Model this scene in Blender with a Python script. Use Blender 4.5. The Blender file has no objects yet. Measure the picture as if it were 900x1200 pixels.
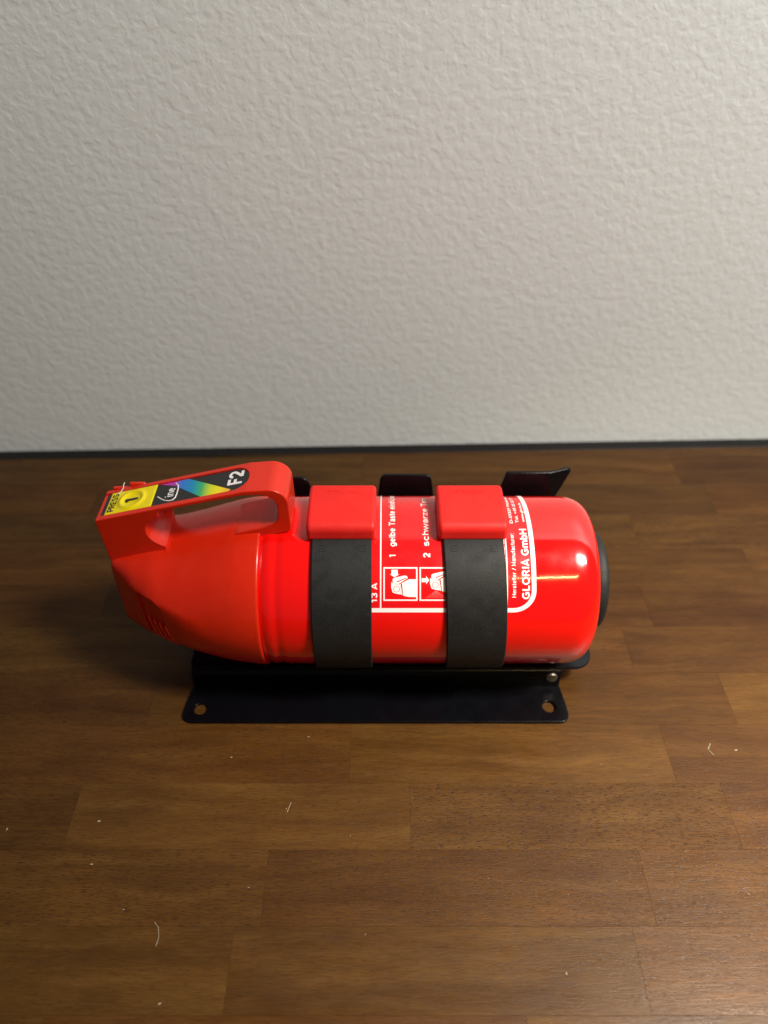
import bpy, bmesh, math, random
from mathutils import Vector, Matrix
random.seed(7)
S = bpy.context.scene
COL = S.collection
MM = 0.001
R_ = math.radians

# ------------------------------------------------------------------ camera
cd = bpy.data.cameras.new('camera'); cam = bpy.data.objects.new('camera', cd); COL.objects.link(cam)
cam.location = (0, 0, 0.450)
cam.rotation_euler = (R_(90 - 41.6), 0, 0)
cd.sensor_fit = 'VERTICAL'; cd.sensor_height = 36; cd.sensor_width = 27; cd.lens = 27.0
cd.clip_start = 0.01; cd.clip_end = 50
cd.dof.use_dof = True; cd.dof.focus_distance = 0.462; cd.dof.aperture_fstop = 4.2
S.camera = cam

# ------------------------------------------------------------------ world (dim room) and lamps
w = bpy.data.worlds.new('World'); S.world = w; w.use_nodes = True
bg = w.node_tree.nodes['Background']; bg.inputs[0].default_value = (0.95, 0.97, 1.0, 1); bg.inputs[1].default_value = 0.065

def area(name, loc, aim, sx, sy, power, col):
    l = bpy.data.lights.new(name, 'AREA'); l.shape = 'RECTANGLE'; l.size = sx; l.size_y = sy
    l.energy = power; l.color = col
    o = bpy.data.objects.new(name, l); COL.objects.link(o); o.location = loc
    d = Vector(aim) - Vector(loc)
    o.rotation_euler = d.to_track_quat('-Z', 'Y').to_euler()
    return o
ml = area('ceiling_light', (0.98, -0.05, 1.48), (0.15, 0.40, 0.10), 0.70, 0.25, 37.5, (1.0, 0.995, 0.985))
ml.rotation_euler = (R_(30), 0, 0)
tl = area('added_pool_light', (0.44, 0.13, 0.72), (0.15, 0.40, 0.10), 0.12, 0.10, 4.0, (1.0, 0.90, 0.72))  # added spot, shaped to throw a bright pool onto the tabletop
tl.rotation_euler = (R_(-4), R_(7), 0); tl.data.spread = R_(82)
sl = area('strip_light', (0.40, -0.44, 0.98), (0.14, 0.352, 0.05), 0.24, 0.026, 1.4, (1.0, 0.66, 0.26))
S.view_settings.view_transform = 'Standard'; S.view_settings.look = 'None'
S.view_settings.gamma = 1; S.view_settings.exposure = 0; S.view_settings.use_curve_mapping = False
S.render.engine = 'CYCLES'

# ------------------------------------------------------------------ node helpers
def mat(name, col=(.5, .5, .5), rough=.5, metal=0, coat=0, coat_rough=.05, spec=.5):
    m = bpy.data.materials.new(name); m.use_nodes = True
    b = m.node_tree.nodes['Principled BSDF']
    b.inputs['Base Color'].default_value = (*col, 1); b.inputs['Roughness'].default_value = rough
    b.inputs['Metallic'].default_value = metal; b.inputs['Coat Weight'].default_value = coat
    b.inputs['Coat Roughness'].default_value = coat_rough; b.inputs['Specular IOR Level'].default_value = spec
    return m
class N:
    def __init__(s, m): s.t = m.node_tree; s.b = s.t.nodes['Principled BSDF']
    def n(s, typ, **kw):
        x = s.t.nodes.new(typ)
        for k, v in kw.items(): setattr(x, k, v)
        return x
    def l(s, a, b): s.t.links.new(a, b)
    def pos(s, scale=(1, 1, 1), add=None):
        g = s.n('ShaderNodeNewGeometry'); m = s.n('ShaderNodeVectorMath', operation='MULTIPLY'); s.l(g.outputs['Position'], m.inputs[0]); m.inputs[1].default_value = scale
        if add is None: return m.outputs[0]
        a = s.n('ShaderNodeVectorMath', operation='ADD'); s.l(m.outputs[0], a.inputs[0]); s.l(add, a.inputs[1]); return a.outputs[0]
    def noise(s, vec, scale=1, detail=3, rough=.5, dist=0):
        x = s.n('ShaderNodeTexNoise'); s.l(vec, x.inputs['Vector']); x.inputs['Scale'].default_value = scale
        x.inputs['Detail'].default_value = detail; x.inputs['Roughness'].default_value = rough; x.inputs['Distortion'].default_value = dist
        return x.outputs['Fac']
    def ramp(s, f, stops):
        r = s.n('ShaderNodeValToRGB'); s.l(f, r.inputs[0]); e = r.color_ramp.elements
        while len(e) < len(stops): e.new(.5)
        for q, (p, c) in zip(e, stops): q.position = p; q.color = (*c, 1) if len(c) == 3 else c
        return r.outputs[0]
    def rng(s, f, a, b, c, d):
        m = s.n('ShaderNodeMapRange'); s.l(f, m.inputs[0])
        for i, v in zip((1, 2, 3, 4), (a, b, c, d)): m.inputs[i].default_value = v
        return m.outputs[0]
    def mix(s, typ, fac, a, b):
        m = s.n('ShaderNodeMix', data_type='RGBA', blend_type=typ)
        for i, v in ((0, fac), (6, a), (7, b)):
            if isinstance(v, (int, float)): m.inputs[i].default_value = v
            elif isinstance(v, tuple): m.inputs[i].default_value = (*v, 1)
            else: s.l(v, m.inputs[i])
        return m.outputs[2]
    def math(s, op, a, b=0.0):
        m = s.n('ShaderNodeMath', operation=op)
        for i, v in ((0, a), (1, b)):
            if isinstance(v, (int, float)): m.inputs[i].default_value = v
            else: s.l(v, m.inputs[i])
        return m.outputs[0]
    def bump(s, h, dist, strength=1, prev=None):
        b = s.n('ShaderNodeBump'); s.l(h, b.inputs['Height']); b.inputs['Distance'].default_value = dist; b.inputs['Strength'].default_value = strength
        if prev: s.l(prev, b.inputs['Normal'])
        return b.outputs[0]

def add_wear(m, bump_scale=900, bump_d=.00003, r0=.3, r1=.5, rs=60):
    k = N(m); k.l(k.rng(k.noise(k.pos(), rs, 4), .3, .7, r0, r1), k.b.inputs['Roughness'])
    k.l(k.bump(k.noise(k.pos(), bump_scale, 2), bump_d), k.b.inputs['Normal'])
    return m

# paint, plastics, rubber, metal
M_red = add_wear(mat('red_enamel', (.84, .004, .003), .14, coat=.8, coat_rough=.03), 260, .000008, .10, .17, 90)
M_lab = add_wear(mat('label_red', (.74, .004, .006), .22, coat=.6, coat_rough=.06), 300, .00001, .2, .3, 90)
M_head = add_wear(mat('orange_red_plastic', (.66, .016, .002), .3, coat=.1, coat_rough=.1), 1500, .00002, .25, .33, 70)
M_pull = add_wear(mat('red_soft_plastic', (.70, .014, .010), .5, spec=.32), 1400, .00005, .42, .58, 80)
M_rub = add_wear(mat('black_rubber', (.022, .022, .021), .55, spec=.3), 1100, .00008, .42, .66, 130)
M_blk = add_wear(mat('black_powder_coat', (.002, .002, .003), .3, spec=.22), 1300, .00002, .20, .30, 90)
M_white = mat('white_print', (.86, .80, .78), .35)
M_pink = mat('spray_print', (.80, .25, .22), .35)
M_ink = mat('black_print', (.012, .012, .012), .4)
M_dred = mat('label_line_red', (.45, .01, .01), .35)
M_yel = add_wear(mat('yellow_plastic', (.84, .66, .0), .35), 1200, .00003, .28, .42, 90)
M_stk = add_wear(mat('black_sticker', (.018, .018, .017), .35), 1200, .00002, .3, .45, 90)
M_steel = add_wear(mat('dull_steel', (.20, .165, .13), .5, metal=1), 900, .00003, .45, .6, 90)
M_thread = mat('white_thread', (.75, .72, .68), .7)
M_lint = mat('pale_lint', (.34, .28, .20), .8)
M_rain = mat('rainbow_print', rough=.35)
k = N(M_rain); tc = k.n('ShaderNodeTexCoord'); sx = k.n('ShaderNodeSeparateXYZ'); k.l(tc.outputs['Object'], sx.inputs[0])
k.l(k.ramp(k.rng(sx.outputs[0], -.137, -.091, 0, 1), [(0, (.60, .02, .25)), (.20, (.42, .04, .42)), (.31, (.03, .17, .62)), (.48, (.0, .25, .45)), (.62, (.04, .42, .12)), (.74, (.62, .66, .01)), (.86, (.90, .72, .01)), (1, (.86, .45, .03))]), k.b.inputs['Base Color'])
# faint rubbed patches and fingerprints on the soft red blocks and the plastic head
for mm, c0, c1 in ((M_pull, (.69, .014, .010), (.72, .018, .013)), (M_head, (.655, .018, .003), (.675, .021, .0045))):
    k = N(mm); k.l(k.mix('MIX', k.rng(k.noise(k.pos(), 75, 5, .65), .42, .62, 0, 1), c0, c1), k.b.inputs['Base Color'])
k = N(M_red); k.l(k.rng(k.noise(k.pos((1, .6, .6)), 55, 5, .7), .50, .66, .03, .09), k.b.inputs['Coat Roughness'])
k = N(M_blk); k.l(k.mix('MIX', k.rng(k.noise(k.pos(), 1500, 2, .7), .68, .76, 0, .5), (.002, .002, .003), (.05, .048, .045)), k.b.inputs['Base Color'])
# dust and fine scuffs on the rubber bands
k = N(M_rub); f = k.noise(k.pos((1, 1, 1)), 1900, 2, .7)
k.l(k.mix('MIX', k.rng(f, .60, .74, 0, .42), (.012, .012, .0117), (.12, .11, .10)), k.b.inputs['Base Color'])

# wall paint: roller stipple relief
M_wall = mat('wall_paint', (.60, .57, .52), .42, spec=.35)
k = N(M_wall)
p = k.pos((1, 1, 1))
n1 = k.rng(k.noise(p, 165, 2.0, .45, .3), .36, .62, 0, 1)
n2 = k.noise(p, 95, 3, .5, .6)
b1 = k.bump(n1, .00024, .7); b2 = k.bump(n2, .0007, .5, b1)
k.l(b2, k.b.inputs['Normal'])
k.l(k.mix('MIX', k.noise(p, 9, 3), (.775, .795, .755), (.81, .83, .79)), k.b.inputs['Base Color'])

# wood: one material, tone and seed come from each stave
M_wood = mat('stained_wood', (.2, .1, .04), .36, spec=.16)
k = N(M_wood)
seed = k.n('ShaderNodeAttribute', attribute_type='OBJECT', attribute_name='seed')
tone = k.n('ShaderNodeAttribute', attribute_type='OBJECT', attribute_name='tone')
warm = k.n('ShaderNodeAttribute', attribute_type='OBJECT', attribute_name='warm')
pore = k.n('ShaderNodeAttribute', attribute_type='OBJECT', attribute_name='pore')
off = k.n('ShaderNodeCombineXYZ'); k.l(seed.outputs['Fac'], off.inputs[0]); k.l(seed.outputs['Fac'], off.inputs[1]); k.l(seed.outputs['Fac'], off.inputs[2])
low = k.noise(k.pos((9, 30, 9), off.outputs[0]), 1, 2)
bend = k.n('ShaderNodeCombineXYZ'); k.l(k.math('MULTIPLY', low, 2.2), bend.inputs[1])
va = k.n('ShaderNodeVectorMath', operation='ADD'); k.l(off.outputs[0], va.inputs[0]); k.l(bend.outputs[0], va.inputs[1])
fig = k.noise(k.pos((7, 90, 20), va.outputs[0]), 1, 6, .62, .5)
fine = k.noise(k.pos((90, 1300, 60), va.outputs[0]), 1, 3, .65)
blot = k.noise(k.pos((16, 34, 10), off.outputs[0]), 1, 4, .55)
porn = k.noise(k.pos((220, 2000, 300), va.outputs[0]), 1, 1.5, .5)
base = k.ramp(fig, [(.25, (.047, .0195, .0036)), (.45, (.063, .0275, .0055)), (.60, (.077, .0355, .0076)), (.80, (.101, .049, .0117))])
base = k.mix('MULTIPLY', .8, base, k.ramp(fine, [(.3, (.70, .66, .62)), (.6, (1.08, 1.08, 1.08))]))
base = k.mix('MULTIPLY', 1.0, base, k.ramp(blot, [(.28, (.78, .71, .70)), (.50, (1.0, 1.0, 1.0)), (.74, (1.16, 1.12, 1.06))]))
pm = k.math('MULTIPLY', k.rng(porn, .57, .64, 0, 1), pore.outputs['Fac'])
base = k.mix('MIX', pm, base, (.030, .012, .004))
base = k.mix('MIX', warm.outputs['Fac'], base, k.mix('MULTIPLY', 1.0, base, (1.0, .74, .72)))
tn = k.n('ShaderNodeVectorMath', operation='SCALE'); k.l(base, tn.inputs[0]); k.l(tone.outputs['Fac'], tn.inputs[3])
k.l(tn.outputs[0], k.b.inputs['Base Color'])
k.l(k.rng(k.noise(k.pos((40, 160, 40), off.outputs[0]), 1, 4), .3, .7, .28, .42), k.b.inputs['Roughness'])
k.l(k.bump(k.math('SUBTRACT', fine, k.math('MULTIPLY', pm, .8)), .00012, .7), k.b.inputs['Normal'])

# ------------------------------------------------------------------ object helpers (all lengths in mm)
def thing(name, label, cat, loc, group=None):
    o = bpy.data.objects.new(name, None); o.empty_display_size = .02; COL.objects.link(o)
    o.location = [c * MM for c in loc]; o['label'] = label; o['category'] = cat
    if group: o['group'] = group
    return o
ORG = {}
def org(parent):
    v = Vector((0, 0, 0)); q = parent
    while q is not None: v += q.location; q = q.parent
    return v
def link(name, me, m, parent=None, label=None, smooth=35, wn=False):
    """me holds world coordinates in metres; shift them to the parent's origin"""
    me.name = name
    if parent is not None: me.transform(Matrix.Translation(-org(parent)))
    me.materials.clear(); me.materials.append(m)
    if smooth:
        me.shade_smooth(); me.set_sharp_from_angle(angle=R_(smooth))
    o = bpy.data.objects.new(name, me); COL.objects.link(o); o.parent = parent
    if label: o['label'] = label
    if wn: md = o.modifiers.new('normals', 'WEIGHTED_NORMAL'); md.keep_sharp = True; md.weight = 50
    return o
def mesh(vs, fs, scale=MM, recalc=True):
    me = bpy.data.meshes.new('m'); me.from_pydata([[c * scale for c in v] for v in vs], [], fs)
    if recalc:
        bm = bmesh.new(); bm.from_mesh(me); bmesh.ops.recalc_face_normals(bm, faces=bm.faces); bm.to_mesh(me); bm.free()
    me.update(); return me
def ev(o):
    bpy.context.view_layer.update()
    d = bpy.context.evaluated_depsgraph_get()
    return bpy.data.meshes.new_from_object(o.evaluated_get(d))
def kill(*os_):
    for o in os_: bpy.data.objects.remove(o)
def temp(me): o = bpy.data.objects.new('t', me); COL.objects.link(o); return o
def boolean(me, cutters, op='DIFFERENCE'):
    a = temp(me); cs = []
    for c in cutters:
        co = temp(c); cs.append(co); md = a.modifiers.new('b', 'BOOLEAN'); md.operation = op; md.object = co; md.solver = 'EXACT'
    r = ev(a); kill(a, *cs); return r
def bevel(me, wd, seg=3, ang=40):
    a = temp(me); md = a.modifiers.new('b', 'BEVEL'); md.width = wd * MM; md.segments = seg; md.limit_method = 'ANGLE'; md.angle_limit = R_(ang)
    r = ev(a); kill(a); return r
def rounded(pts, n=6):
    """pts: (x, y, r) polygon -> list with rounded corners"""
    out = []; L = len(pts)
    for i in range(L):
        x, y, r = pts[i]; p = Vector((x, y)); a = Vector(pts[i - 1][:2]); b = Vector(pts[(i + 1) % L][:2])
        if r <= 0: out.append((x, y)); continue
        u = (a - p).normalized(); v = (b - p).normalized(); an = u.angle(v)
        t = min(r / math.tan(an / 2), (a - p).length * .48, (b - p).length * .48); r = t * math.tan(an / 2)
        c = p + (u + v).normalized() * (r / math.sin(an / 2))
        s0 = p + u * t - c; s1 = p + v * t - c; da = s0.angle_signed(s1)
        for j in range(n + 1):
            f = -da * j / n; cs, sn = math.cos(f), math.sin(f)
            out.append((c.x + s0.x * cs - s0.y * sn, c.y + s0.x * sn + s0.y * cs))
    return out
def sheet(outlines, thick, bev=0, res=2):
    """filled 2D outlines (first outer, others holes) in local XY, thickness centred on 0; mm in, metres out"""
    cu = bpy.data.curves.new('c', 'CURVE'); cu.dimensions = '2D'; cu.fill_mode = 'BOTH'
    for pl in outlines:
        s = cu.splines.new('POLY'); s.points.add(len(pl) - 1)
        for q, (x, y) in zip(s.points, pl): q.co = (x * MM, y * MM, 0, 1)
        s.use_cyclic_u = True
    cu.extrude = max(thick / 2 - bev, 0) * MM; cu.bevel_depth = bev * MM; cu.bevel_resolution = res; cu.offset = -bev * MM
    o = bpy.data.objects.new('t', cu); COL.objects.link(o); me = ev(o); kill(o)
    bm = bmesh.new(); bm.from_mesh(me); bmesh.ops.remove_doubles(bm, verts=bm.verts, dist=2e-6); bmesh.ops.recalc_face_normals(bm, faces=bm.faces); bm.to_mesh(me); bm.free()
    return me
def circ(x, y, r, n=28, ry=None): return [(x + r * math.cos(2 * math.pi * i / n), y + (ry or r) * math.sin(2 * math.pi * i / n)) for i in range(n)]
def vmap(me, f):
    for v in me.vertices:
        x, y, z = f(v.co.x / MM, v.co.y / MM, v.co.z / MM); v.co = (x * MM, y * MM, z * MM)
    me.update(); return me
def lathe(prof, n=96, axis=(352, 78)):
    """prof: (X, r) list, around the X axis through Y, Z = axis"""
    vs, fs = [], []
    for X, r in prof:
        for i in range(n):
            a = 2 * math.pi * i / n; vs.append((X, axis[0] + r * math.cos(a), axis[1] + r * math.sin(a)))
    for j in range(len(prof) - 1):
        for i in range(n):
            k2 = (i + 1) % n; fs.append((j * n + i, j * n + k2, (j + 1) * n + k2, (j + 1) * n + i))
    fs.append(tuple(range(n))); fs.append(tuple(range((len(prof) - 1) * n, len(prof) * n)))
    return mesh(vs, fs)
def tube(pts, r, n=10, closed=False):
    vs, fs = [], []; P = [Vector(p) for p in pts]
    up = None
    for i, p in enumerate(P):
        t = (P[min(i + 1, len(P) - 1)] - P[max(i - 1, 0)]).normalized()
        if up is None: up = t.orthogonal().normalized()
        up = (up - t * up.dot(t)).normalized(); sd = t.cross(up)
        for j in range(n):
            a = 2 * math.pi * j / n; vs.append(p + up * (r * math.cos(a)) + sd * (r * math.sin(a)))
    for i in range(len(P) - 1):
        for j in range(n): fs.append((i * n + j, i * n + (j + 1) % n, (i + 1) * n + (j + 1) % n, (i + 1) * n + j))
    fs.append(tuple(range(n))); fs.append(tuple(range((len(P) - 1) * n, len(P) * n)))
    return mesh(vs, fs)
def box(x0, x1, y0, y1, z0, z1):
    v = [(x, y, z) for z in (z0, z1) for y in (y0, y1) for x in (x0, x1)]
    return mesh(v, [(0, 1, 3, 2), (4, 6, 7, 5), (0, 4, 5, 1), (1, 5, 7, 3), (3, 7, 6, 2), (2, 6, 4, 0)])
def join(ms):
    bm = bmesh.new()
    for m in ms: bm.from_mesh(m)
    r = bpy.data.meshes.new('m'); bm.to_mesh(r); bm.free(); return r
def text(s, size, bold=0.0, length=None, shear=0, ext=0.03, align='LEFT'):
    """flat text mesh in mm-scaled metres, lying in XY, starting at 0; optionally fitted to a length"""
    c = bpy.data.curves.new('t', 'FONT'); c.body = s; c.size = size * MM; c.offset = bold * MM; c.extrude = ext * MM; c.shear = shear; c.resolution_u = 4
    o = bpy.data.objects.new('t', c); COL.objects.link(o); me = ev(o); kill(o)
    xs = [v.co.x for v in me.vertices]; x0, x1 = min(xs), max(xs)
    f = (length * MM / (x1 - x0)) if length else 1
    for v in me.vertices: v.co.x = (v.co.x - x0) * f
    return me

# ------------------------------------------------------------------ drawn grotesque lettering (stroke skeletons)
def A_(cx, cy, rx, ry, a0, a1, n=14): return [(cx + rx * math.cos(R_(a0 + (a1 - a0) * i / n)), cy + ry * math.sin(R_(a0 + (a1 - a0) * i / n))) for i in range(n + 1)]
GL = {
 '1': (.56, [[(.10, .76), (.34, .93)], [(.34, 1), (.34, 0)]]),
 '2': (.72, [A_(.34, .69, .26, .24, 175, -35) + [(.09, .07)], [(.04, .07), (.64, .07)]]),
 '3': (.70, [A_(.32, .71, .24, .22, 160, -90), A_(.32, .28, .27, .22, 90, -160)]),
 'A': (.74, [[(.03, 0), (.36, 1), (.69, 0)], [(.14, .28), (.58, .28)]]),
 'G': (.86, [A_(.42, .5, .34, .43, 45, 315), [(.70, .06), (.70, .46), (.42, .46)]]),
 'L': (.62, [[(.1, 1), (.1, .07), (.58, .07)]]),
 'O': (.88, [A_(.43, .5, .34, .43, 0, 360, 28)]),
 'R': (.76, [[(.1, 0), (.1, .93), (.38, .93)] + A_(.38, .71, .22, .22, 90, -90) + [(.1, .49)], [(.38, .49), (.64, 0)]]),
 'I': (.30, [[(.14, 0), (.14, 1)]]),
 'H': (.78, [[(.1, 0), (.1, 1)], [(.66, 0), (.66, 1)], [(.1, .52), (.66, .52)]]),
 'F': (.66, [[(.1, 0), (.1, .93), (.60, .93)], [(.1, .50), (.54, .50)]]),
 'P': (.70, [[(.1, 0), (.1, .93), (.38, .93)] + A_(.38, .69, .22, .24, 90, -90) + [(.1, .45)]]),
 'E': (.68, [[(.60, .93), (.1, .93), (.1, .07), (.61, .07)], [(.1, .51), (.54, .51)]]),
 'S': (.70, [A_(.34, .715, .24, .215, 15, 255) + A_(.34, .285, .26, .215, 75, -165)]),
 'T': (.66, [[(.0, .93), (.64, .93)], [(.32, .93), (.32, 0)]]),
 'm': (.94, [[(.09, 0), (.09, .72)], A_(.265, .46, .175, .2, 170, 0) + [(.44, 0)], A_(.615, .46, .175, .2, 170, 0) + [(.79, 0)]]),
 'b': (.62, [[(.09, 0), (.09, 1)], A_(.31, .36, .21, .30, 0, 360, 22)]),
 'g': (.62, [A_(.30, .36, .21, .30, 0, 360, 22), [(.52, .70), (.52, .0)] + A_(.30, -.02, .22, .18, 0, -150)]),
 'e': (.60, [[(.09, .37), (.52, .37)], A_(.30, .36, .22, .30, 5, 315)]),
 'l': (.25, [[(.11, 0), (.11, 1)]]),
 'a': (.58, [A_(.28, .48, .2, .19, 160, 0) + [(.48, 0)], A_(.27, .20, .19, .15, 0, 360, 18)]),
 's': (.54, [A_(.26, .515, .18, .15, 15, 255) + A_(.26, .215, .20, .155, 75, -165)]),
 't': (.38, [[(.19, .92), (.19, .10), (.34, .05)], [(.01, .66), (.35, .66)]]),
 'i': (.25, [[(.11, 0), (.11, .70)], [(.11, .86), (.11, 1)]]),
 'n': (.60, [[(.09, 0), (.09, .72)], A_(.29, .46, .2, .2, 170, 0) + [(.49, 0)]]),
 'h': (.60, [[(.09, 0), (.09, 1)], A_(.29, .46, .2, .2, 170, 0) + [(.49, 0)]]),
 'd': (.62, [A_(.30, .36, .21, .30, 0, 360, 22), [(.52, 0), (.52, 1)]]),
 'r': (.40, [[(.09, 0), (.09, .70)], A_(.29, .42, .2, .24, 175, 75)]),
 'c': (.56, [A_(.30, .36, .22, .30, 45, 315)]),
 'u': (.60, [[(.09, .72), (.09, .26)] + A_(.29, .26, .2, .2, 180, 350), [(.49, .72), (.49, 0)]]),
 'w': (.76, [[(.02, .72), (.19, 0), (.37, .66), (.55, 0), (.72, .72)]]),
 'z': (.54, [[(.03, .65), (.47, .65), (.05, .07), (.49, .07)]]),
 'k': (.56, [[(.09, 0), (.09, 1)], [(.11, .28), (.46, .70)], [(.22, .40), (.50, 0)]]),
 ' ': (.34, []), '/': (.4, [[(.02, -.05), (.34, 1)]]), ':': (.26, [[(.1, 0), (.1, .13)], [(.1, .5), (.1, .63)]]),
 'M': (.9, [[(.1, 0), (.1, 1), (.43, .15), (.76, 1), (.76, 0)]]), 'f': (.36, [[(.16, 0), (.16, .8)] + A_(.31, .80, .15, .14, 180, 80), [(.0, .66), (.34, .66)]]),
}
GL['\u00fc'] = (.60, GL['u'][1] + [[(.18, .88), (.18, 1)], [(.40, .88), (.40, 1)]])
def glyphs(s_, size, sw, length=None, track=.04):
    """strokes laid flat as in text(); size is the cap height in mm, sw the stroke width as a share of it"""
    vs, fs = [], []; x = 0; lay = 0
    tot = sum(GL[c][0] + track for c in s_)
    kx = (length / (tot * size)) if length else 1
    for c in s_:
        adv, st = GL[c]
        for P in st:
            P = [((p[0] + x) * size * kx, p[1] * size) for p in P]; lay = (lay + 1) % 5; n0 = len(vs); m = len(P)
            closed = math.dist(P[0], P[-1]) < 1e-6
            for i, p in enumerate(P):
                a = P[i - 1] if i else (P[-2] if closed else None); b = P[i + 1] if i < m - 1 else (P[1] if closed else None)
                d1 = Vector(p) - Vector(a) if a else Vector(b) - Vector(p); d2 = Vector(b) - Vector(p) if b else d1
                d1.normalize(); d2.normalize(); t = d1 + d2
                if t.length < .3: t = Vector((-d1.y, d1.x))
                t.normalize(); nn = Vector((-t.y, t.x)); cs = max(.5, abs(nn.dot(Vector((-d1.y, d1.x)))))
                h = sw * size / 2 / cs
                vs += [(p[0] + nn.x * h, p[1] + nn.y * h, lay * .008), (p[0] - nn.x * h, p[1] - nn.y * h, lay * .008)]
            for i in range(m - 1): q = n0 + 2 * i; fs.append((q, q + 1, q + 3, q + 2))
        x += adv + track
    return mesh(vs, fs, recalc=False)

# ------------------------------------------------------------------ setting: wall
wa = math.atan2(617 - 596, 752); 
def wall_pt(x, dy=0): return 596 + (x + 372) * math.tan(wa) + dy
vs = []
for x in (-1500, 1500):
    for dy in (0, 120):
        for z in (-700, 1700): vs.append((x, wall_pt(x, dy), z))
wl = link('wall', mesh(vs, [(0, 1, 5, 4), (2, 3, 1, 0), (6, 7, 3, 2), (4, 5, 7, 6), (1, 3, 7, 5), (0, 4, 6, 2)]), M_wall, smooth=0)
wl['kind'] = 'structure'
fl = link('floor', box(-1600, 1600, -900, 700, -760, -740), mat('dark_floor', (.05, .04, .03), .6), smooth=0); fl['kind'] = 'structure'

# ------------------------------------------------------------------ butcher block table
table = thing('wooden_table', 'dark stained wooden tabletop of long glued staves, under the extinguisher and against the wall', 'table', (0, 200, 0))
X0, X1 = -760, 760
ROW0, PIT = 291.4, 42.4
known = {-1: [-22, 185], -2: [-190, 16, 212], -3: [-68, 150], -4: [-82, 136], 0: [238, -160], 1: [179, -40], 2: [204], 3: [-210, 95, 300], 4: [-90, 215], 5: [-260, 60], 6: [274, -20]}
over = {(-2, 16): (1.0, .1, 1.15), (-3, -68): (.88, .35, .7), (-2, -190): (1.14, .1, .5), (-1, 185): (.93, .35, .5), (-1, -22): (1.12, .05, .4), (0, 238): (1.16, 0, .3), (-3, 150): (.92, .3, .6), (1, 179): (.9, .3, .5), (6, 274): (.82, .5, .4), (2, 204): (.86, .35, .4), (-4, 136): (.92, .4, .5)}
def stave(x0, x1, y0, y1, key, cut=False):
    g = .02; c = .07
    ya0 = y0 + g; yb0 = y1 - g
    vs = []
    for (z, q) in ((-24, 0), (-c, 0), (0, c)):
        for (x, y) in ((x0 + g + q, ya0 + q), (x1 - g - q, ya0 + q), (x1 - g - q, yb0 - q), (x0 + g + q, yb0 - q)):
            if cut: y = min(y, max(wall_pt(x) - 14, y0 + .01 + (y - y0) * .001))
            vs.append((x, y, z))
    fs = [(3, 2, 1, 0), (8, 9, 10, 11)]
    for b_ in (0, 4):
        for i in range(4): fs.append((b_ + i, b_ + (i + 1) % 4, b_ + 4 + (i + 1) % 4, b_ + 4 + i))
    o = link('stave', mesh(vs, fs, recalc=False), M_wood, table, smooth=0)
    t, wm, po = over.get(key, (random.uniform(.88, 1.10), random.choice([0, .1, .2, .4]), random.choice([.4, .6, .7, .9])))
    o['tone'] = float(t); o['warm'] = float(wm); o['pore'] = float(po); o['seed'] = float(random.uniform(0, 90))
for r in range(-14, 8):
    y0 = ROW0 + r * PIT; y1 = y0 + PIT
    js = sorted(known.get(r, [random.uniform(-200, 0)]))
    x = js[-1]
    while x < X1 - 260: x += random.uniform(170, 330); js.append(x)
    x = js[0]
    while x > X0 + 260: x -= random.uniform(170, 330); js.insert(0, x)
    js = [X0] + js + [X1]
    for a, b in zip(js, js[1:]):
        if y1 > 575:   # back row is cut where the top stops short of the wall
            if wall_pt(b) - 14 > y0 + 1: stave(a, b, y0, y1, (r, a), True)
        else: stave(a, b, y0, y1, (r, a))
ms = []
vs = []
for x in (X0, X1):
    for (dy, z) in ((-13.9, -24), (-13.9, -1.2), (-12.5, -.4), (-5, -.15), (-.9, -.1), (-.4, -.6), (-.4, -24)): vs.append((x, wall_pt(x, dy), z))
link('edge_strip', mesh(vs, [(i, i + 1, i + 8, i + 7) for i in range(6)] + [(6, 0, 7, 13), tuple(range(7)), tuple(range(7, 14))]), add_wear(mat('dark_edge', (.007, .006, .006), .4, spec=.2), 200, .0001, .35, .5, 20), table, smooth=20)  # near-black strip between the back staves and the wall
link('underframe', box(X0 + 40, X1 - 40, -260, 560, -80, -25), mat('dark_wood', (.05, .025, .01), .6), table, smooth=0)

# ------------------------------------------------------------------ mounting bracket
br = thing('mounting_bracket', 'black powder coated metal bracket with rounded foot, cradling the red cylinder', 'bracket', (0, 340, 0))
# bent base: foot on the table, riser, raised shelf and rear foot. Outline unrolled in (x, arc) then folded
def fold_base(x, s, z):
    # s along the profile; foot 0..30, rise to 17, shelf to s~130
    t = 1.3; off = z + t
    if s < 28.5: return (x, 292 + s, off)
    if s < 32.5:
        a = (s - 28.5) / 4.0 * math.pi / 2; r = 2.55
        return (x, 320.5 + (r - off) * math.sin(a), r - (r - off) * math.cos(a)) if True else None
    if s < 44:
        return (x, 320.5 + 2.55 - off, 2.55 + (s - 32.5))
    if s < 48:
        a = (s - 44) / 4.0 * math.pi / 2; r = 2.55
        cy, cz = 320.5 + 2.55 + r - 0 , 14.05
        rr = r + off
        return (x, 323.05 + 2.55 - rr * math.cos(a), 14.05 + rr * math.sin(a) - 0)
    return (x, 325.6 + (s - 48), 16.6 + off)
def grid_sheet(outlines, thick, step, axis_y=True, bev=.35):
    me = sheet(outlines, thick, bev)
    bm = bmesh.new(); bm.from_mesh(me)
    ys = [v.co.y for v in bm.verts]; y = min(ys)
    cuts = step
    for c in cuts:
        bmesh.ops.bisect_plane(bm, geom=bm.verts[:] + bm.edges[:] + bm.faces[:], plane_co=(0, c * MM, 0), plane_no=(0, 1, 0), dist=1e-7)
    bm.to_mesh(me); bm.free(); return me
outl = rounded([(-136.5, 0, 7), (125.5, 0, 7), (124.5, 14, 30), (122, 32, 20), (122, 130, 6), (-132.5, 130, 6), (-132.5, 32, 20), (-135.5, 14, 30)], 6)
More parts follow.
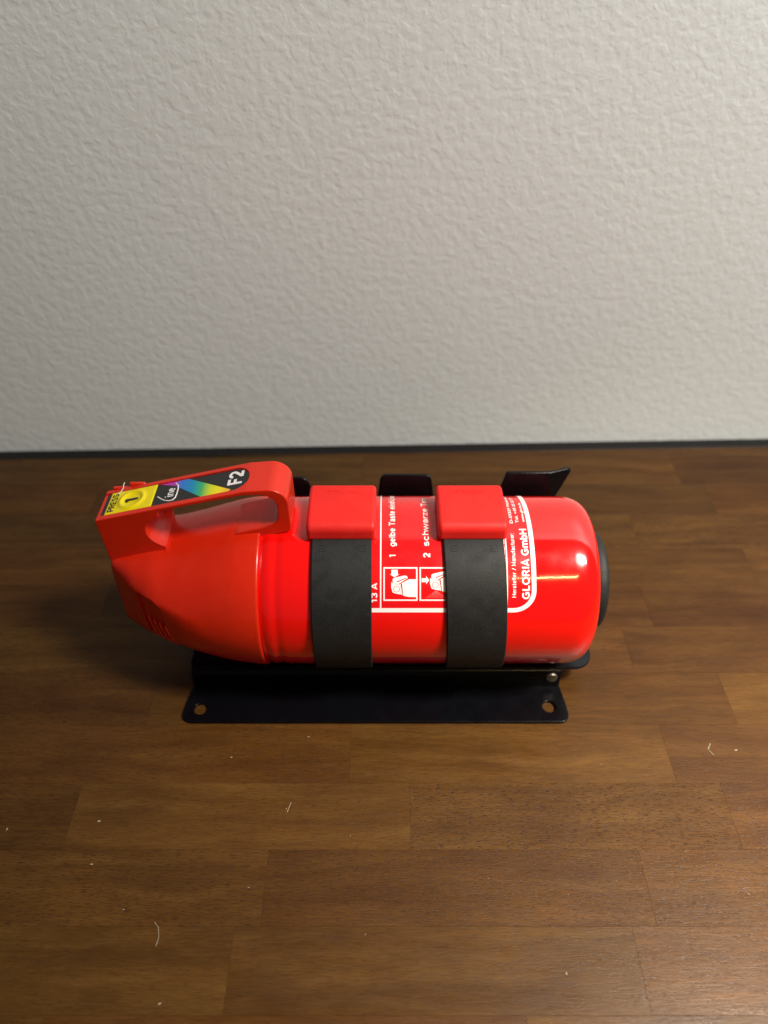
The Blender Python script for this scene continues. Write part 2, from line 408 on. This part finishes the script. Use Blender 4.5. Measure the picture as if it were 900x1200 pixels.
bm_ = grid_sheet([outl, circ(-124.8, 10.3, 4.6), circ(112.8, 12.0, 4.6)], 2.6, [28.5, 29.5, 30.5, 31.5, 32.5, 44, 45, 46, 47, 48])
link('base_plate', vmap(bm_, fold_base), M_blk, br, smooth=40, wn=True)
# cradle: flat plate with rounded ends, rear flange rising into three tabs
def cradle_map(x, y, z):   # y in mm is distance from the front edge at Y=322
    return (x, 322 + y, 20.6 + z)
# shelf of base tops out at about 19.2; cradle plate sits on it
cr = sheet([rounded([(-133, 0, 6), (143.5, 0, 13), (143.5, 92, 5), (-133, 92, 5)], 8)], 2.4, .6)
for v in cr.vertices: v.co.z += 0
link('cradle_plate', vmap(cr, cradle_map), M_blk, br, smooth=25)
def tab(xa0, xa1, xt0, xt1, ztop, rl, rr, flare=0, cr_=4):
    # outline in (x, height); leaning slightly back
    o = rounded([(xa0, 0, 0), (xa1, 0, 0), (rr[0], rr[1], 3), (xt1, ztop, cr_), (xt0, ztop, cr_), (rl[0], rl[1], 3)], 5)
    me = sheet([o], 2.4, .7)
    bm = bmesh.new(); bm.from_mesh(me)
    for c in [i * 6 + 2 for i in range(20)]:
        bmesh.ops.bisect_plane(bm, geom=bm.verts[:] + bm.edges[:] + bm.faces[:], plane_co=(0, c * MM, 0), plane_no=(0, 1, 0), dist=1e-7)
    if flare:
        for c in [flare + i * 3 for i in range(5)]:
            bmesh.ops.bisect_plane(bm, geom=bm.verts[:] + bm.edges[:] + bm.faces[:], plane_co=(c * MM, 0, 0), plane_no=(1, 0, 0), dist=1e-7)
    bm.to_mesh(me); bm.free()
    def f(x, y, z):
        yy = 411.5 + .10 * y + max(0, y - 82) ** 1.5 * .05
        if flare and x > flare: yy += (x - flare) * .35 * min(1, y / 80)
        return (x, yy - z, 21 + y)
    return vmap(me, f)
link('tab', tab(-90, -44, -86, -54, 88, (-88, 66), (-49, 70), cr_=6), M_blk, br, smooth=30)
link('tab', tab(-7, 38, -2.5, 33, 90, (-4.5, 72), (35.5, 72)), M_blk, br, smooth=30)
link('tab', tab(76, 121, 86, 133.5, 92, (80, 72), (122, 70), flare=117, cr_=2), M_blk, br, smooth=30)
link('rear_flange', bevel(box(-132, 141, 410.0, 412.4, 21.9, 34), .8, 2), M_blk, br)
def button(x, y, z, r, h):
    prof = [(0, r * .96), (h * .5, r), (h * .85, r * .9), (h, r * .6)]
    me = lathe(prof, 24, (0, 0))
    return vmap(me, lambda a, b, c: (x + b, y - a, z + c))
for bx in (115.5,):
    link('bolt', button(bx, 321.2, 13.2, 4.2, 2.2), M_steel, br)
for lx in (-37.5, 2.0, 33.5, 70.5):
    link('lug', bevel(box(lx - .6, lx + .6, 322.3, 324.0, 21.6, 26.0), .4, 2), M_blk, br)

# ------------------------------------------------------------------ fire extinguisher
AX, AZ = 352, 78
fe = thing('fire_extinguisher', 'small red fire extinguisher with orange red handle, lying on its side in the black bracket', 'fire extinguisher', (0, AX, 23))
body = lathe([(-79, 50), (-76.5, 51.8), (-74, 53.4), (-71.5, 54.3), (-69.2, 54.75), (-67.2, 54.6), (-65.6, 54.25), (-64, 54.35), (-62, 54.85), (-60, 55), (-40, 55), (0, 55), (40, 55), (80, 55), (113.5, 55), (116.5, 54.9), (119.5, 54.55), (122.5, 53.8), (125.2, 52.6), (127.6, 50.9), (129.6, 48.6), (131.2, 45.4), (132.2, 41.6), (132.8, 37.2), (133.1, 32), (133.1, 12)], 160)
link('cylinder_body', body, M_red, fe, smooth=60)
link('rim_washer', lathe([(132.9, 30.8), (132.9, 32.6), (133.9, 32.9), (134.4, 32.4), (134.4, 30.5)], 80), M_steel, fe, smooth=30)
link('base_ring', lathe([(133.5, 27), (133.9, 31.6), (135, 32.2), (138.8, 31.8), (140.3, 31), (141, 29.8), (141, 26), (139.5, 25), (137, 24.6)], 96), M_rub, fe, smooth=40)

# --- cone of the head: superellipse sections
SEC = [(-170.9, 15.8, 27.6, 81.0, 7), (-170.4, 16.6, 28.4, 81.0, 6.5), (-165, 21.0, 30.2, 80.8, 4.8), (-157, 28.0, 33.4, 80.3, 3.4), (-150, 33.2, 36.4, 79.8, 2.8), (-142, 38.2, 39.8, 79.0, 2.45), (-134, 42.2, 41.8, 77.9, 2.2), (-124, 46.0, 44.9, 77.3, 2.08), (-112, 49.6, 48.5, 77.2, 2), (-100, 52.4, 51.7, 77.5, 2), (-90, 54.1, 54.1, 78, 2), (-82, 55.0, 55.0, 78, 2), (-77, 55.4, 55.4, 78, 2), (-76, 55.5, 55.5, 78, 2), (-75.4, 55.2, 55.2, 78, 2), (-75.2, 54.2, 54.2, 78, 2)]
def sec_pt(s, th, grow=0):
    X, a, b, zc, n = s; c, q = math.cos(th), math.sin(th)
    rr = (abs(c / (a + grow)) ** n + abs(q / (b + grow)) ** n) ** (-1 / n)
    # soft moulded crease on both sides, sinking from the grip corner toward the shoulder
    t = (X + 168) / 74
    if 0 < t < 1:
        er = 50 - 42 * t ** .55; e = math.degrees(math.asin(max(-1, min(1, q))))
        rr *= 1 + .060 * math.sin(math.pi * min(1, t * 1.15 + .06) ** .8) * (math.exp(-abs(e - er) / 15) - .30)* (1 if e > -75 else 0)
    return (X, AX + rr * c, zc + rr * q)
def sec_at(X):
    for s0, s1 in zip(SEC, SEC[1:]):
        if s0[0] <= X <= s1[0]:
            f = (X - s0[0]) / (s1[0] - s0[0]); return tuple(p + (q - p) * f for p, q in zip(s0, s1))
NN = 120; vs, fs = [], []
fine_secs = []
for s0, s1 in zip(SEC, SEC[1:]):
    kk = max(1, int((s1[0] - s0[0]) / 2.5))
    for j in range(kk): f = j / kk; fine_secs.append(tuple(p + (q - p) * f for p, q in zip(s0, s1)))
fine_secs.append(SEC[-1])
# smooth the interpolated radii a little
for it in range(3):
    for j in range(3, len(fine_secs) - 6):
        a, b, c = fine_secs[j - 1:j + 2]; fine_secs[j] = (b[0],) + tuple((a[q] + 2 * b[q] + c[q]) / 4 for q in range(1, 5))
for s in fine_secs:
    for i in range(NN): vs.append(sec_pt(s, 2 * math.pi * i / NN))
for j in range(len(fine_secs) - 1):
    for i in range(NN): k2 = (i + 1) % NN; fs.append((j * NN + i, j * NN + k2, (j + 1) * NN + k2, (j + 1) * NN + i))
fs.append(tuple(range(NN))); fs.append(tuple(range((len(fine_secs) - 1) * NN, len(fine_secs) * NN)))
cone = mesh(vs, fs)
ell = lambda cx, cy, cz, rx, ry, rz, n=48: (lambda m: m)(None)
def ellipsoid(cx, cy, cz, rx, ry, rz):
    bm = bmesh.new(); bmesh.ops.create_uvsphere(bm, u_segments=64, v_segments=40, radius=1)
    for v in bm.verts: v.co = ((cx + v.co.x * rx) * MM, (cy + v.co.y * ry) * MM, (cz + v.co.z * rz) * MM)
    me = bpy.data.meshes.new('e'); bm.to_mesh(me); bm.free(); return me
SLOPE = .247
def htop(x): return 142 + (x + 172) * SLOPE
# arched recess in the lower front of the cone, with four short ribs
def sp(X, e, g): q = sec_pt(sec_at(X), math.pi - R_(e), g); return q
vs, fs = [], []; nu, nv = 12, 20
def rec(u, v):   # u across, v from arch top to bottom
    e = 31 - 66 * v; X0_ = -152.6; wdt = 15.5
    hw = wdt * (1 if v > .22 else math.sqrt(max(.02, 1 - ((.22 - v) / .22) ** 2)))
    return X0_ + hw * u + 1.5 * v, e
for g in (-1.5, 5):
    for j in range(nv + 1):
        for i in range(nu + 1):
            X, e = rec(i / nu, j / nv); vs.append(sp(X, e, g))
W_ = nu + 1; T_ = W_ * (nv + 1)
for j in range(nv):
    for i in range(nu):
        a = j * W_ + i; fs.append((a, a + 1, a + W_ + 1, a + W_)); fs.append((T_ + a, T_ + a + W_, T_ + a + W_ + 1, T_ + a + 1))
rim_ = [i for i in range(W_)] + [j * W_ + nu for j in range(1, nv + 1)] + [nv * W_ + i for i in range(nu - 1, -1, -1)] + [j * W_ for j in range(nv - 1, 0, -1)]
for i in range(len(rim_)): a, b = rim_[i], rim_[(i + 1) % len(rim_)]; fs.append((a, b, T_ + b, T_ + a))
cone = boolean(cone, [mesh(vs, fs)])
link('nozzle_cone', cone, M_head, fe, smooth=38)
for i in range(4):
    X = -148.6 + i * 3.9
    link('vent_rib', tube([sp(X + t * 3.2, 0 - t * 30, -.15 + (-.9 if t == 0 else 0)) for t in (0, .08, .3, .6, 1)], .8, 8), M_head, fe)

# --- grip: closed loop handle extruded across
outer = rounded([(-172.8, 141.8, 1.2), (-80.5, 164.6, 21), (-56.2, 166.5, 20), (-55.8, 134, 2), (-70.5, 129, 3), (-75, 120, 3), (-110, 112, 0), (-150, 96, 0), (-170.2, 92, 2)], 12)
hole = rounded([(-134, 149.2, 3), (-82, 161.6, 14), (-62.6, 161.9, 15), (-62.9, 141.0, 9), (-73, 136.2, 10), (-92, 131.0, 10), (-92, 122, 0), (-134, 112, 0)], 10)
grip = sheet([outer, hole], 28, .7, 3)
grip = vmap(grip, lambda x, y, z: (x, 353 - z, y))
scoop = ellipsoid(-125.0, 340, 133.0, 19.2, 30, 14.2)
# shallow tray for the printed sticker
tray = sheet([rounded([(-178, -10.6, 0), (-79.5, -10.6, 10), (-79.5, 10.4, 10), (-178, 10.4, 0)], 10)], 6)
tray = vmap(tray, lambda x, y, z: (x, 353.2 + y, htop(x) + z + 2.0 + .02))
pin = vmap(lathe([(0, 1.1), (4, 1.1)], 16, (0, 0)), lambda a, b, c: (-143.2 + b, 337.5 + a, 143.4 + c))
grip = boolean(grip, [scoop, tray, pin])
link('grip_handle', grip, M_head, fe, smooth=32, wn=True)

# sticker in the tray
stk = sheet([rounded([(-170.5, -10.2, 0), (-80, -10.2, 9.8), (-80, 10.0, 9.8), (-170.5, 10.0, 0)], 10)], .3)
TR = -.98   # tray floor below the handle top
stk = vmap(stk, lambda x, y, z: (x, 353.2 + y, htop(x) + TR + .16 + z))
sticker = link('sticker', stk, M_stk, fe, smooth=0)
def on_handle(me, x0, y0, up, ang=90):
    """flat text mesh -> handle top; text runs toward +Y when ang=90, glyph up toward -X"""
    a = R_(ang); c, s = math.cos(a), math.sin(a)
    def f(x, y, z):
        X = x0 + x * c - y * s; Y = y0 + x * s + y * c
        return (X, Y, htop(X) + up + z)
    return vmap(me, f)
SU = TR + .36
link('lettering', on_handle(glyphs('F2', 8.6, .21, 13.0), -83.7, 348.8, SU), M_white, sticker, smooth=0)
link('lettering', on_handle(glyphs('ine', 5.2, .16, 8.6), -126.0, 349.0, SU), M_white, sticker, smooth=0)
rb = sheet([[(-136.9, 363.1), (-127, 363.1), (-118.6, 363.1), (-89.6, 344.6), (-91.5, 343.2), (-104, 343.1), (-108, 343.4), (-126.5, 358.8)]], .06)
link('rainbow_band', vmap(rb, lambda x, y, z: (x, y, htop(x) + TR + .345 + z)), M_rain, sticker, smooth=0)
pl = [(-136.0, 351.2), (-133, 348.2), (-130.5, 346.3), (-127.6, 345.2), (-125.4, 345.4), (-124.2, 347.2), (-123.9, 350.5), (-124, 355), (-124.6, 358.5), (-126.6, 361.2)]
link('lettering', tube([(x, y, htop(x) + TR + .36) for x, y in pl], .42, 6), M_white, sticker)

# yellow press button with dished ring
bx0, bx1, by0, by1 = -168.0, -138.5, 343.0, 363.2
rcx, rcy = -152.8, 353.0
vs, fs = [], []; NXg, NYg = 60, 42
for j in range(NYg + 1):
    for i in range(NXg + 1):
        x = bx0 + (bx1 - bx0) * i / NXg; y = by0 + (by1 - by0) * j / NYg
        d = math.hypot((x - rcx), (y - rcy)); ring = 0.95 * math.exp(-((d - 7.2) / 1.5) ** 2); dish = -.5 * max(0, 1 - (d / 7.2) ** 2)
        e = min(x - bx0, bx1 - x, y - by0, by1 - y); ed = -.35 * max(0, 1 - e / .6)
        vs.append((x, y, htop(x) + .1 + ring + dish + ed))
n0 = len(vs)
for j in range(NYg):
    for i in range(NXg): a = j * (NXg + 1) + i; fs.append((a, a + 1, a + NXg + 2, a + NXg + 1))
rim = [i for i in range(NXg + 1)] + [(j + 1) * (NXg + 1) - 1 for j in range(1, NYg + 1)] + [NYg * (NXg + 1) + i for i in range(NXg - 1, -1, -1)] + [j * (NXg + 1) for j in range(NYg - 1, 0, -1)]
for q in rim: x, y, z = vs[q]; vs.append((x, y, htop(x) + TR + .33))
L = len(rim)
for q in range(L): fs.append((rim[q], rim[(q + 1) % L], n0 + (q + 1) % L, n0 + q))
btn = link('press_button', mesh(vs, fs), M_yel, fe, smooth=50)
link('lettering', on_handle(glyphs('PRESS', 3.9, .20, 16.6), -162.6, 344.6, .30), M_ink, btn, smooth=0)
link('lettering', on_handle(glyphs('1', 8.2, .22), -148.8, 350.4, .12), M_ink, btn, smooth=0)

# red safety latch behind the button with a thin seal thread
lt = join([bevel(box(-168.5, -156.5, 366.2, 368.8, 136, 144.6), .9, 3), bevel(box(-157.5, -147.5, 366.2, 368.6, 140, 148.3), .9, 3)])
link('safety_latch', lt, M_head, fe)
link('seal_thread', tube([(-160.9, 368.6, 147.2), (-161.2, 367.0, 147.0), (-161.0, 364.8, 146.2), (-161.6, 362.2, 145.6), (-163.4, 360.2, 145.0)], .24, 6), M_thread, fe)

# --- printed label on the cylinder, drawn in (X, arc length) and wrapped
def wrap(X, a, r): e = a / 55.0; return (X, AX - r * math.cos(e), AZ + r * math.sin(e))
lw0, lw1 = R_(26.0) * 55, R_(150) * 55
vs, fs = [], []; n = 60
for i in range(n + 1):
    a = lw0 + (lw1 - lw0) * i / n; vs.append(wrap(-8.5, a, 55.05)); 
    xr = 89.5
    if a - lw0 < 12: xr = 77.5 + math.sqrt(max(0, 144 - (12 - (a - lw0)) ** 2))
    vs.append(wrap(xr, a, 55.05))
for i in range(n): fs.append((2 * i, 2 * i + 1, 2 * i + 3, 2 * i + 2))
label = link('label', mesh(vs, fs, recalc=False), M_lab, fe, smooth=60)
def ribbon(pts, wd, r=55.12):
    """flat stripe along a path given in label coordinates"""
    P = []; 
    for a, b in zip(pts, pts[1:]):
        m = max(1, int(math.hypot(b[0] - a[0], b[1] - a[1]) / 1.5))
        for i in range(m): f = i / m; P.append((a[0] + (b[0] - a[0]) * f, a[1] + (b[1] - a[1]) * f))
    P.append(pts[-1]); vs, fs = [], []
    for i, p in enumerate(P):
        a, b = P[max(i - 1, 0)], P[min(i + 1, len(P) - 1)]; dx, dy = b[0] - a[0], b[1] - a[1]; L = math.hypot(dx, dy)
        nx, ny = -dy / L * wd / 2, dx / L * wd / 2
        vs += [wrap(p[0] + nx, p[1] + ny, r), wrap(p[0] - nx, p[1] - ny, r)]
    for i in range(len(P) - 1): fs.append((2 * i, 2 * i + 1, 2 * i + 3, 2 * i + 2))
    return mesh(vs, fs)
deg = lambda d: R_(d) * 55
yb = deg(26.9)
arc = [(77 + 12 * math.sin(t), yb + 12 - 12 * math.cos(t)) for t in [R_(q) for q in range(0, 91, 10)]]
link('frame_line', ribbon([(-8.5, yb)] + arc + [(88.4, deg(120)), (88.2, deg(150))], 2.7), M_white, label, smooth=60)
link('thin_line', ribbon([(-2, yb + 1.3), (-1.8, deg(150))], .8), M_white, label, smooth=60)
link('thin_line', ribbon([(73.1, yb + 1.3), (73.3, deg(150))], .7), M_white, label, smooth=60)
def lab_text(s, size, sw, X, d0, d1=None):
    me = glyphs(s, size, sw, None if d1 is None else deg(d1) - deg(d0))
    me = vmap(me, lambda x, y, z: wrap(X - y, deg(d0) + x, 55.12 + z))
    return link('lettering', me, M_white, label, smooth=0)
def lab_small(s, size, bold, X, d0, d1):
    me = text(s, size, bold, deg(d1) - deg(d0), ext=.01)
    return link('lettering', vmap(me, lambda x, y, z: wrap(X - y, deg(d0) + x, 55.14 + z)), M_white, label, smooth=0)
lab_text('13 A', 3.5, .21, -4.1, 31.6, 44.2)
lab_text('1', 3.8, .19, 6.9, 60.0)
lab_text('gelbe Taste eindr\u00fccken', 3.7, .185, 6.7, 67.1, 126)
lab_text('2', 3.9, .24, 27.4, 60.0)
lab_text('schwarze Tem', 3.8, .175, 27.0, 67.3, 117.5)
lab_text('Hersteller / Manufacturer:', 2.35, .17, 78.3, 35, 77)
lab_text('GLORIA GmbH', 4.3, .22, 86.3, 34.1, 80.4)
lab_small('D-59329 Wadersloh', 2.6, .04, 78.8, 84.6, 121)
lab_small('Tel. +49 25 23 77', 2.6, .04, 82.4, 84.9, 118)
lab_small('www.gloria.de', 2.5, .04, 86.2, 85.6, 107)
lab_small('Nach Gebrauch neu f\u00fcllen lassen', 2.3, .04, 72.3, 35, 76)
# pictograms, measured on a 355-unit square
def pict(polys, x0, m, r=55.14, xmax=None):
    kx = 20.3 / 355
    vs, fs = [], []
    for pl_ in polys:
        b_ = len(vs)
        for (px, py) in pl_: vs.append((x0 + (px - 165) * kx, deg(33.0) + (440 - py) * kx, 0))
        fs.append(tuple(range(b_, b_ + len(pl_))))
    me = mesh(vs, fs, recalc=False); bm = bmesh.new(); bm.from_mesh(me); bmesh.ops.triangulate(bm, faces=bm.faces)
    for i in range(18):
        bmesh.ops.bisect_plane(bm, geom=bm.verts[:] + bm.edges[:] + bm.faces[:], plane_co=(0, (deg(33) - 1 + i * 1.4) * MM, 0), plane_no=(0, 1, 0), dist=1e-8)
    bm.to_mesh(me); bm.free()
    return link('pictogram', vmap(me, lambda x, y, z: wrap(x, y, r)), m, label, smooth=60)
def frame(x0, x1, y0, y1, t=15): return [[(x0, y0), (x1, y0), (x1, y0 + t), (x0, y0 + t)], [(x0, y1 - t), (x1, y1 - t), (x1, y1), (x0, y1)], [(x0, y0 + t), (x0 + t, y0 + t), (x0 + t, y1 - t), (x0, y1 - t)], [(x1 - t, y0 + t), (x1, y0 + t), (x1, y1 - t), (x1 - t, y1 - t)]]
def bottle(dx, dy):
    return [[(x + dx, y + dy) for x, y in q] for q in ([(262, 212), (280, 200), (385, 176), (410, 182), (418, 204), (322, 266), (300, 262), (262, 262)], [(248, 240), (262, 262), (330, 270), (345, 262), (350, 372), (300, 366), (262, 352), (246, 300)], [(352, 258), (430, 215), (505, 215), (505, 400), (430, 398), (385, 390), (352, 374)])]
def blines(dx, dy):
    c = [(x + dx, y + dy) for x, y in circ(302, 316, 34, 18)]; c2 = [(x + dx, y + dy) for x, y in circ(302, 316, 29, 18)]
    ring = [[c[i], c[(i + 1) % 18], c2[(i + 1) % 18], c2[i]] for i in range(18)]
    return ring + [[(x + dx, y + dy) for x, y in q] for q in ([(305, 236), (400, 200), (404, 208), (309, 246)], [(350, 262), (358, 262), (372, 380), (364, 378)])]
pict(frame(165, 520, 90, 440), -.4, M_white, 55.15)
pict([[(248, 116), (315, 116), (315, 162), (248, 162)], [(232, 162), (330, 162), (281, 196)]] + bottle(0, 0), -.4, M_white)
pict(blines(0, 0), -.4, M_dred, 55.19)
pict(frame(540, 895, 90, 440), -.4, M_white, 55.15)
pict([[(562, 205), (608, 205), (608, 245), (562, 245)], [(608, 182), (608, 266), (642, 224)]] + bottle(402, -42)[:2] + [[(x + 402, y - 42) for x, y in ((352, 258), (430, 215), (476, 215), (476, 400), (430, 398), (352, 374))]], -.4, M_white)
pict(blines(402, -42), -.4, M_dred, 55.19)
sp = []
for i in range(11):
    for j in range(6):
        yy = 345 + j * 12; half = 18 + j * 17; xx = 712 + (i - 5) / 5 * half
        sp.append([(xx - 4, yy), (xx, yy - 4), (xx + 4, yy), (xx, yy + 4)])
pict(sp, -.4, M_pink, 55.16)

# ------------------------------------------------------------------ rubber straps
def strap(xc, skew, label_):
    t = thing('rubber_strap', label_, 'strap', (xc, AX, 78), 'straps round the extinguisher')
    n = 110; e0, e1 = R_(77), R_(-252); prof = [(-18, 55.25), (-18, 57.2), (-17.4, 57.75), (17.4, 57.75), (18, 57.2), (18, 55.25)]
    vs, fs = [], []
    for i in range(n + 1):
        e = e0 + (e1 - e0) * i / n
        sk = skew * min(1, max(0, (R_(68) - e) / R_(118)))
        for (px, pr) in prof: vs.append((xc + px + sk, AX - pr * math.cos(e), AZ + pr * math.sin(e)))
    q = len(prof)
    for i in range(n):
        for j in range(q): fs.append((i * q + j, i * q + (j + 1) % q, (i + 1) * q + (j + 1) % q, (i + 1) * q + j))
    fs.append(tuple(range(q))); fs.append(tuple(range(n * q, (n + 1) * q)))
    band = link('strap_band', mesh(vs, fs), M_rub, t, smooth=30)
    # small moulded squares near the upper end
    for dx in (-13.4, 10.2):
        sq = []
        for (a, b, c, d) in ((0, 4.2, 0, .5), (0, 4.2, 3.7, 4.2), (0, .5, .5, 3.7), (3.7, 4.2, .5, 3.7), (1.5, 2.7, 1.5, 2.7)):
            vv = []
            for rr in (57.7, 57.98):
                for (u, v) in ((a, c), (b, c), (b, d), (a, d)):
                    e = R_(63) + v / 57; vv.append((xc + dx + u, AX - rr * math.cos(e), AZ + rr * math.sin(e)))
            sq.append(mesh(vv, [(0, 1, 2, 3), (4, 5, 6, 7), (0, 1, 5, 4), (1, 2, 6, 5), (2, 3, 7, 6), (3, 0, 4, 7)]))
        link('moulded_mark', join(sq), M_rub, band, smooth=0)
    # red pull block on top
    pb = sheet([rounded([(332.6, 132.4, 2.0), (333.0, 142.6, 5.5), (352, 144.0, 60), (373.2, 142.8, 4.5), (375, 129.5, 2), (369, 128.2, 1), (352, 132.6, 30), (337, 130.4, 1)], 7)], 41.5, 2.6, 5)
    pb = vmap(pb, lambda x, y, z: (xc - .3 + z, x, y))
    pull = link('pull_block', pb, M_pull, t, smooth=50, wn=True)
    em = text('TITKEN', 4.2, .02, 19, ext=.12)
    link('embossing', vmap(em, lambda x, y, z: (xc - 10 + x, 362.5 + y, 143.38 + z)), M_pull, pull, smooth=0)
    return t
strap(-25.3, 0, 'black rubber strap with red pull block, the one nearest the orange red handle')
strap(53.5, 5, 'black rubber strap with red pull block, the one crossing between pictograms and maker address')

# ------------------------------------------------------------------ lint and crumbs on the table
ms = []
for (x, y, s, a) in [(-173, 224, 1.0, .3), (-170, 198, .8, 0), (-50, 282, .7, 0), (-99, 267, .7, .5), (-60, 232, .5, 1.4), (-115, 127, .7, .4), (213, 274, .8, 1.2), (230, 272, 1.1, .3), (96, 141, .8, 1.5), (-227, 219, .8, 1.3), (-77, 185, .5, 0), (-145, 173, .5, 0), (140, 262, .4, 0), (-20, 215, .4, 1), (60, 190, .35, 0), (-10, 160, .4, 2)]:
    m = box(-s, s, -s * .35, s * .35, .03, .35 * s + .1); 
    for v in m.vertices: v.co.x *= random.uniform(.6, 1.1); v.co.y *= random.uniform(.5, 1.3)
    m.transform(Matrix.Rotation(a, 4, 'Z')); m.transform(Matrix.Translation((x * MM, y * MM, 0))); ms.append(m)
ms.append(tube([(-126.5, 166.5, .25), (-123.6, 163.5, .25), (-122.4, 158.5, .25), (-122.9, 154, .25)], .13, 5))
ms.append(tube([(-57.5, 236, .25), (-59.4, 229.5, .25)], .18, 5))
ms.append(tube([(215, 277, .25), (212, 273, .25), (214.5, 268.5, .25)], .2, 5))
d = link('lint', join(ms), M_lint, smooth=0); d['kind'] = 'stuff'; d['label'] = 'pale specks and fibres of lint scattered on the tabletop'
